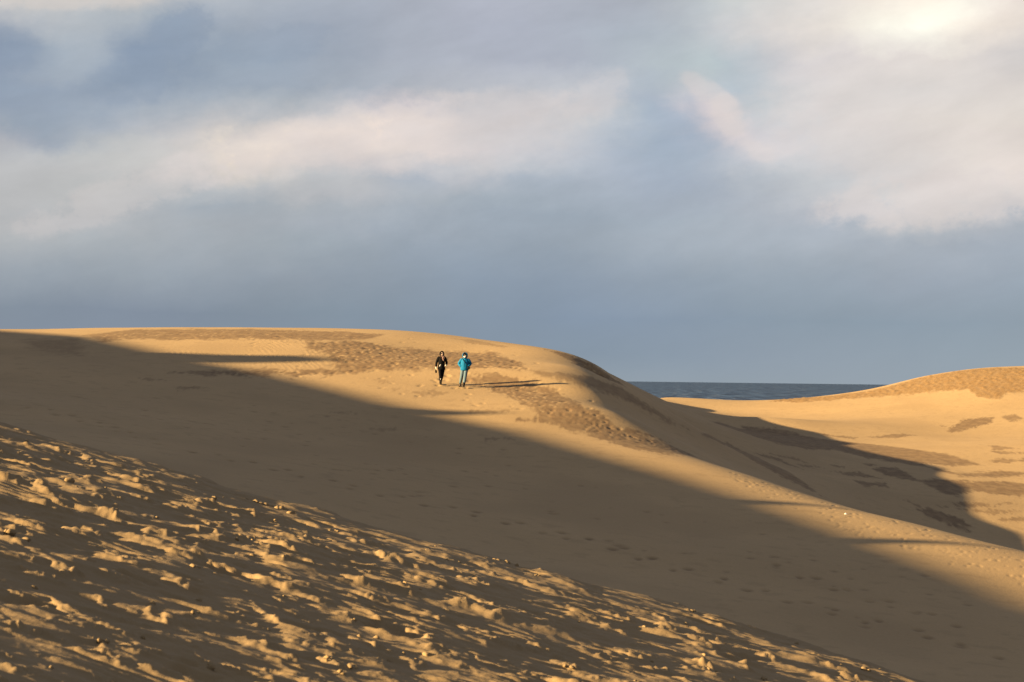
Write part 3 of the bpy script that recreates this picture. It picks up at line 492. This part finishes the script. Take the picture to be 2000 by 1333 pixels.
def ring_loft(bm, rings, n=12, cap0=True, cap1=True):
    """rings: (centre, rx, ry, axis) - the section lies across axis"""
    loops = []
    for c, rx, ry, ax in rings:
        ax = Vector(ax).normalized(); side = Vector((1, 0, 0)) - ax * ax.x
        if side.length < .3: side = Vector((0, 1, 0)) - ax * ax.y
        side.normalize(); fr = ax.cross(side)
        loops.append([bm.verts.new(Vector(c) + side * rx * math.cos(6.28319 * k / n) + fr * ry * math.sin(6.28319 * k / n)) for k in range(n)])
    for l0, l1 in zip(loops[:-1], loops[1:]):
        for k in range(n): bm.faces.new((l0[k], l0[(k + 1) % n], l1[(k + 1) % n], l1[k]))
    if cap0: bm.faces.new(list(reversed(loops[0])))
    if cap1: bm.faces.new(loops[-1])
def limb(bm, pts, radii, n=10):
    pts = [Vector(p) for p in pts]; rings = []
    for i, p in enumerate(pts):
        a = (pts[min(i + 1, len(pts) - 1)] - pts[max(i - 1, 0)])
        r = radii[i]; r = r if isinstance(r, tuple) else (r, r)
        rings.append((p, r[0], r[1], a))
    ring_loft(bm, rings, n)
def skin_body(name, joints, edges, parent, mat):
    me = bpy.data.meshes.new(name); names = list(joints); ix = {k: i for i, k in enumerate(names)}
    me.from_pydata([joints[k][0] for k in names], [(ix[a], ix[b]) for a, b in edges], [])
    o = bpy.data.objects.new(name, me); COL.objects.link(o); o.parent = parent; me.materials.append(mat)
    md = o.modifiers.new('skin', 'SKIN'); md.use_smooth_shade = True
    if not me.skin_vertices: me.attributes.new('skin_v', 'FLOAT', 'POINT')
    if me.skin_vertices:
        for k in names:
            r = joints[k][1]; sv_ = me.skin_vertices[0].data[ix[k]]; sv_.radius = r if isinstance(r, tuple) else (r, r)
        me.skin_vertices[0].data[ix['pelvis']].use_root = True
    s = o.modifiers.new('subsurf', 'SUBSURF'); s.levels = 1; s.render_levels = 1
    return o
def body(parent, pose, finger_sides=('r', 'l')):
    """one continuous figure; pose gives shoulder/elbow/wrist/hip/knee/ankle/toe for each side"""
    J = {'pelvis': (pose['pelvis'], (.12, .09)), 'waist': (pose['waist'], (.11, .08)), 'chest': (pose['chest'], (.11, .08)), 'neck': (pose['neck'], .048),
         'jaw': (pose['jaw'], (.062, .070)), 'brow': (pose['brow'], (.074, .086)), 'crown': (pose['crown'], (.055, .062)), 'nose': (pose['nose'], .014)}
    E = [('pelvis', 'waist'), ('waist', 'chest'), ('chest', 'neck'), ('neck', 'jaw'), ('jaw', 'brow'), ('brow', 'crown'), ('jaw', 'nose')]
    for sd in 'rl':
        q = pose[sd]
        for k, r in (('shoulder', .030), ('elbow', .034), ('wrist', .027), ('palm', (.034, .018))): J[k + sd] = (q[k], r)
        for k, r in (('hip', .082), ('knee', .056), ('ankle', .028), ('toe', .016)): J[k + sd] = (q[k], r)
        E += [('chest', 'shoulder' + sd), ('shoulder' + sd, 'elbow' + sd), ('elbow' + sd, 'wrist' + sd), ('wrist' + sd, 'palm' + sd),
              ('pelvis', 'hip' + sd), ('hip' + sd, 'knee' + sd), ('knee' + sd, 'ankle' + sd), ('ankle' + sd, 'toe' + sd)]
        w_, pl = Vector(q['wrist']), Vector(q['palm']); d = (pl - w_).normalized(); across = Vector((0, 1, 0)) - d * d.y; across.normalize(); curl = d.cross(across)
        for f, (o_, ln) in enumerate(((-.028, .070), (-.010, .080), (.009, .075), (.026, .058))):
            r_ = pl + across * o_ + d * .02; a_ = r_ + d * ln * .5 + curl * .008; b_ = a_ + d * ln * .38 + curl * .026
            J['f%d%sa' % (f, sd)] = (tuple(r_), .010); J['f%d%sb' % (f, sd)] = (tuple(a_), .0088); J['f%d%sc' % (f, sd)] = (tuple(b_), .0078)
            E += [('palm' + sd, 'f%d%sa' % (f, sd)), ('f%d%sa' % (f, sd), 'f%d%sb' % (f, sd)), ('f%d%sb' % (f, sd), 'f%d%sc' % (f, sd))]
        th = w_ + d * .03 - across * .03; t2 = th + d * .03 - across * .022 + curl * .01
        J['th%sa' % sd] = (tuple(th), .011); J['th%sb' % sd] = (tuple(t2), .009); E += [('wrist' + sd, 'th%sa' % sd), ('th%sa' % sd, 'th%sb' % sd)]
    return skin_body('body', J, E, parent, K['skin'])
def boot(parent, ankle, toe):
    bm = bmesh.new(); a = Vector(ankle); t_ = Vector(toe); d = (t_ - a); d.z = 0; d.normalize()
    g = Vector((a.x, a.y, 0)) 
    limb(bm, [a + Vector((0, .005, .17)), a + Vector((0, 0, .06)), Vector((a.x, a.y, min(a.z - .02, .055))) + d * .01], [.070, .068, .064])
    limb(bm, [g - d * .075 + Vector((0, 0, .045)), g - d * .02 + Vector((0, 0, .058)), g + d * .07 + Vector((0, 0, .050)), g + d * .15 + Vector((0, 0, .036)), g + d * .19 + Vector((0, 0, .030))],
         [(.044, .042), (.056, .060), (.056, .050), (.048, .036), (.028, .024)])
    return obj('boot', bm, K['boot'], parent)
def person(name, label, loc):
    e = bpy.data.objects.new(name, None); COL.objects.link(e); e.location = loc; e['label'] = label; e['category'] = 'person'; e['group'] = 'walkers on the dune'
    return e
def hood_mesh(c, rx, ry, rz, tilt=0.0, open_w=.62):
    """hood: a deep shell open towards the face (-y)"""
    bm = bmesh.new(); n, mrows = 16, 9; rows = []
    for i in range(mrows):
        th = math.pi * (i + .5) / mrows; row = []
        for k in range(n):
            ph = math.radians(-90 + 48 + (360 - 96) * k / (n - 1))
            f = 1 + .04 * math.sin(3 * ph + i)
            row.append(bm.verts.new((c[0] + rx * f * math.sin(th) * math.cos(ph), c[1] + ry * f * math.sin(th) * math.sin(ph), c[2] + rz * math.cos(th))))
        rows.append(row)
    for i in range(mrows - 1):
        for k in range(n - 1): bm.faces.new((rows[i][k], rows[i + 1][k], rows[i + 1][k + 1], rows[i][k + 1]))
    top = bm.verts.new((c[0], c[1], c[2] + rz)); 
    for k in range(n - 1): bm.faces.new((top, rows[0][k], rows[0][k + 1]))
    return bm
def shell(o, th):
    s = o.modifiers.new('solid', 'SOLIDIFY'); s.thickness = th; s.offset = 1
    o.modifiers.move(len(o.modifiers) - 1, 0); return o

# ---- person in the black hooded coat
x1, y1 = (-3.46,101.1)
p1 = person('person', 'person in black hooded coat, black trousers and pink scarf walking on the lit sand', (x1, y1, dune_z(x1, y1) - .01))
pose1 = {'pelvis': (0, 0, .86), 'waist': (0, -.01, 1.04), 'chest': (0, -.01, 1.25), 'neck': (.005, -.02, 1.40), 'jaw': (.01, -.045, 1.47), 'brow': (.01, -.035, 1.545), 'crown': (.01, -.02, 1.61), 'nose': (.01, -.125, 1.50),
         'r': {'shoulder': (-.17, 0, 1.33), 'elbow': (-.265, .02, 1.06), 'wrist': (-.285, -.06, .86), 'palm': (-.285, -.08, .80), 'hip': (-.08, 0, .83), 'knee': (-.075, -.13, .46), 'ankle': (-.065, -.15, .09), 'toe': (-.075, -.28, .05)},
         'l': {'shoulder': (.18, 0, 1.33), 'elbow': (.27, .03, 1.07), 'wrist': (.20, -.09, .97), 'palm': (.15, -.075, .94), 'hip': (.08, 0, .83), 'knee': (.04, .0, .46), 'ankle': (.0, .26, .12), 'toe': (.01, .15, .05)}}
p1.rotation_euler.z = R(10)
body(p1, pose1)
bm = bmesh.new()
for sd in 'rl':
    q = pose1[sd]; limb(bm, [(q['hip'][0], q['hip'][1], .90), q['hip'], ((Vector(q['hip']) + Vector(q['knee'])) / 2), q['knee'], ((Vector(q['knee']) + Vector(q['ankle'])) / 2), Vector(q['ankle']) + Vector((0, 0, .06))], [.105, .105, .092, .076, .070, .058])
obj('trousers', bm, K['blackpants'], p1)
for sd in 'rl': boot(p1, pose1[sd]['ankle'], pose1[sd]['toe'])
bm = bmesh.new(); Zx = (0, 0, 1)
ring_loft(bm, [((.0, .0, .71), .212, .160, Zx), ((0, 0, .82), .196, .145, Zx), ((0, 0, 1.02), .156, .118, Zx), ((0, -.005, 1.18), .172, .126, Zx), ((0, 0, 1.30), .188, .120, Zx), ((.003, .0, 1.37), .155, .105, Zx), ((.005, -.01, 1.42), .085, .085, Zx)], 16)
coat = obj('coat', bm, K['black'], p1)
for sd in 'rl':
    q = pose1[sd]; bm = bmesh.new(); s_ = Vector(q['shoulder']); e_ = Vector(q['elbow']); w_ = Vector(q['wrist'])
    limb(bm, [s_ + Vector((-.09 * np.sign(s_.x), 0, .055)), s_ + Vector((-.03 * np.sign(s_.x), 0, .035)), s_ * .6 + e_ * .4 , e_, e_ * .5 + w_ * .5, w_], [.060, .082, .072, .060, .055, .050]); obj('sleeve', bm, K['black'], coat)
    bm = bmesh.new(); d = (w_ - e_).normalized(); limb(bm, [w_ - d * .012, w_ + d * .028], [.047, .046]); obj('cuff', bm, K['white'], coat)
shell(obj('hood', hood_mesh((.01, .005, 1.535), .118, .125, .135), K['black'], coat), .012)
bm = bmesh.new()
for s_ in (-1, 1): limb(bm, [(.01 + s_ * .06, -.09, 1.60), (.01 + s_ * .082, -.085, 1.52), (.01 + s_ * .088, -.10, 1.42), (.01 + s_ * .085, -.125, 1.30)], [.020, .024, .026, .014])
limb(bm, [(-.06, -.075, 1.61), (.01, -.095, 1.635), (.08, -.075, 1.61)], [.02, .026, .02]); obj('hair', bm, K['hair'], p1)
bm = bmesh.new()
for s_ in (-1, 1): limb(bm, [(.01 + s_ * .008, -.122, 1.535), (.01 + s_ * .034, -.118, 1.535), (.01 + s_ * .064, -.098, 1.538)], [(.02, .02), (.024, .024), (.014, .016)], 8)
obj('sunglasses', bm, K['lens'], p1)
bm = bmesh.new(); ring_loft(bm, [((.01, -.03, 1.385), .105, .105, Zx), ((.01, -.035, 1.41), .112, .11, Zx), ((.01, -.04, 1.435), .095, .10, Zx)], 14)
limb(bm, [(.02, -.115, 1.42), (.04, -.135, 1.33), (.065, -.140, 1.24), (.085, -.135, 1.17)], [(.036, .03), (.042, .03), (.036, .026), (.022, .02)])
limb(bm, [(.05, -.12, 1.42), (.10, -.13, 1.35), (.12, -.135, 1.27)], [(.03, .03), (.03, .026), (.018, .02)]); obj('scarf', bm, K['scarf'], p1)
bm = bmesh.new(); limb(bm, [(-.07, -.150, 1.03), (-.095, -.158, .97), (-.125, -.160, .90)], [(.012, .006), (.026, .008), (.020, .007)]); obj('white_tag', bm, K['white'], coat)
bm = bmesh.new(); limb(bm, [(-.285, -.085, .80), (-.29, -.09, .72), (-.285, -.09, .63), (-.27, -.09, .58)], [(.02, .02), (.045, .035), (.055, .04), (.035, .03)]); obj('hand_bag', bm, K['black'], p1)
bm = bmesh.new(); limb(bm, [(-.075, -.215, .33), (-.074, -.220, .29), (-.072, -.222, .25)], [(.012, .006), (.022, .010), (.012, .006)]); obj('shin_mark', bm, K['white'], p1)

# ---- person in the turquoise jacket
x2, y2 = (-2.34,100.8)
p2 = person('person', 'person in turquoise hooded jacket, pale jeans and white mask with hands in pockets', (x2, y2, dune_z(x2, y2) - .01))
pose2 = {'pelvis': (.02, 0, .88), 'waist': (.03, -.01, 1.05), 'chest': (.04, -.015, 1.27), 'neck': (.04, -.03, 1.42), 'jaw': (.045, -.055, 1.49), 'brow': (.045, -.045, 1.565), 'crown': (.045, -.03, 1.63), 'nose': (.045, -.135, 1.52),
         'r': {'shoulder': (-.13, 0, 1.35), 'elbow': (-.29, .06, 1.15), 'wrist': (-.15, -.075, 1.03), 'palm': (-.09, -.06, 1.00), 'hip': (-.07, 0, .85), 'knee': (-.115, -.06, .49), 'ankle': (-.215, .24, .13), 'toe': (-.235, .13, .05)},
         'l': {'shoulder': (.21, 0, 1.35), 'elbow': (.33, .06, 1.15), 'wrist': (.20, -.075, 1.03), 'palm': (.14, -.06, 1.00), 'hip': (.10, 0, .85), 'knee': (.075, -.16, .47), 'ankle': (.03, -.24, .09), 'toe': (.04, -.37, .05)}}
p2.rotation_euler.z = R(-7)
body(p2, pose2)
bm = bmesh.new()
for sd in 'rl':
    q = pose2[sd]; limb(bm, [(q['hip'][0], q['hip'][1], .93), q['hip'], ((Vector(q['hip']) + Vector(q['knee'])) / 2), q['knee'], ((Vector(q['knee']) + Vector(q['ankle'])) / 2), Vector(q['ankle']) + Vector((0, 0, .03))], [.112, .110, .098, .086, .080, .070])
obj('jeans', bm, K['denim'], p2)
for sd in 'rl': boot(p2, pose2[sd]['ankle'], pose2[sd]['toe'])
bm = bmesh.new()
ring_loft(bm, [((.02, .0, .80), .200, .155, Zx), ((.02, 0, .86), .215, .165, Zx), ((.025, 0, 1.02), .215, .160, Zx), ((.035, -.005, 1.20), .215, .155, Zx), ((.04, 0, 1.32), .205, .135, Zx), ((.04, 0, 1.39), .155, .11, Zx), ((.045, -.015, 1.44), .09, .095, Zx)], 16)
jac = obj('jacket', bm, K['blue'], p2)
for sd in 'rl':
    q = pose2[sd]; bm = bmesh.new(); s_ = Vector(q['shoulder']); e_ = Vector(q['elbow']); w_ = Vector(q['wrist']); pl = Vector(q['palm'])
    limb(bm, [s_ * .5 + Vector((.02, 0, .715)), s_ * .82 + Vector((.007, 0, .275)), s_ * .6 + e_ * .4, e_ + Vector((0, .01, 0)), e_ * .5 + w_ * .5, w_, pl], [.060, .090, .084, .078, .074, .066, .05]); obj('sleeve', bm, K['blue'], jac)
shell(obj('hood', hood_mesh((.045, -.005, 1.565), .130, .140, .145), K['blue'], jac), .014)
bm = bmesh.new(); limb(bm, [(-.02, -.118, 1.445), (.045, -.140, 1.425), (.11, -.118, 1.445)], [(.03, .03), (.035, .03), (.03, .03)]); obj('collar', bm, K['blue'], jac)
bm = bmesh.new(); ring_loft(bm, [((.045, -.045, 1.575), .092, .098, Zx), ((.045, -.045, 1.60), .096, .102, Zx), ((.045, -.045, 1.62), .090, .098, Zx)], 14)
limb(bm, [(-.03, -.115, 1.572), (.045, -.145, 1.568), (.12, -.115, 1.572)], [(.016, .02), (.020, .026), (.016, .02)]); obj('headband', bm, K['band'], p2)
bm = bmesh.new(); ring_loft(bm, [((.045, -.075, 1.452), .045, .055, Zx), ((.045, -.078, 1.48), .064, .070, Zx), ((.045, -.080, 1.52), .066, .072, Zx), ((.045, -.075, 1.545), .050, .062, Zx)], 12); obj('face_mask', bm, K['white'], p2)
bm = bmesh.new(); limb(bm, [(-.07, -.05, 1.425), (-.06, -.135, 1.38), (.03, -.166, 1.27), (.12, -.168, 1.16), (.19, -.150, 1.06), (.225, -.12, .99)], [(.016, .008)] * 6, 8); obj('bag_strap', bm, K['black'], p2)
bm = bmesh.new(); limb(bm, [(.235, -.11, 1.03), (.245, -.12, .97), (.245, -.12, .91), (.235, -.11, .88)], [(.05, .045), (.075, .055), (.07, .055), (.04, .04)]); obj('shoulder_bag', bm, K['black'], p2)
bm = bmesh.new(); limb(bm, [(.03, -.150, .86), (.032, -.158, 1.05), (.04, -.158, 1.25), (.045, -.14, 1.40)], [(.006, .006)] * 4, 6); obj('zip', bm, K['band'], jac)

# ------------------------------------------------------------------ a scrap of white litter on the flank
lx, ly = (11.91,72.7)
bm = bmesh.new(); vs = [bm.verts.new(c) for c in ((-.08, 0, .015), (.02, -.05, .01), (.09, .02, .02), (.0, .07, .03), (-.02, .02, .10), (.04, .03, .06))]
for f in ((0, 1, 4), (1, 2, 5), (1, 5, 4), (2, 3, 5), (3, 4, 5), (3, 0, 4)): bm.faces.new([vs[i] for i in f])
lit = obj('litter_scrap', bm, K['white'], None, 0); lit.scale = (.75, .75, .6); lit.location = (lx, ly, dune_z(lx, ly)); lit['label'] = 'small crumpled white scrap lying among footprints on the flank'; lit['category'] = 'litter'
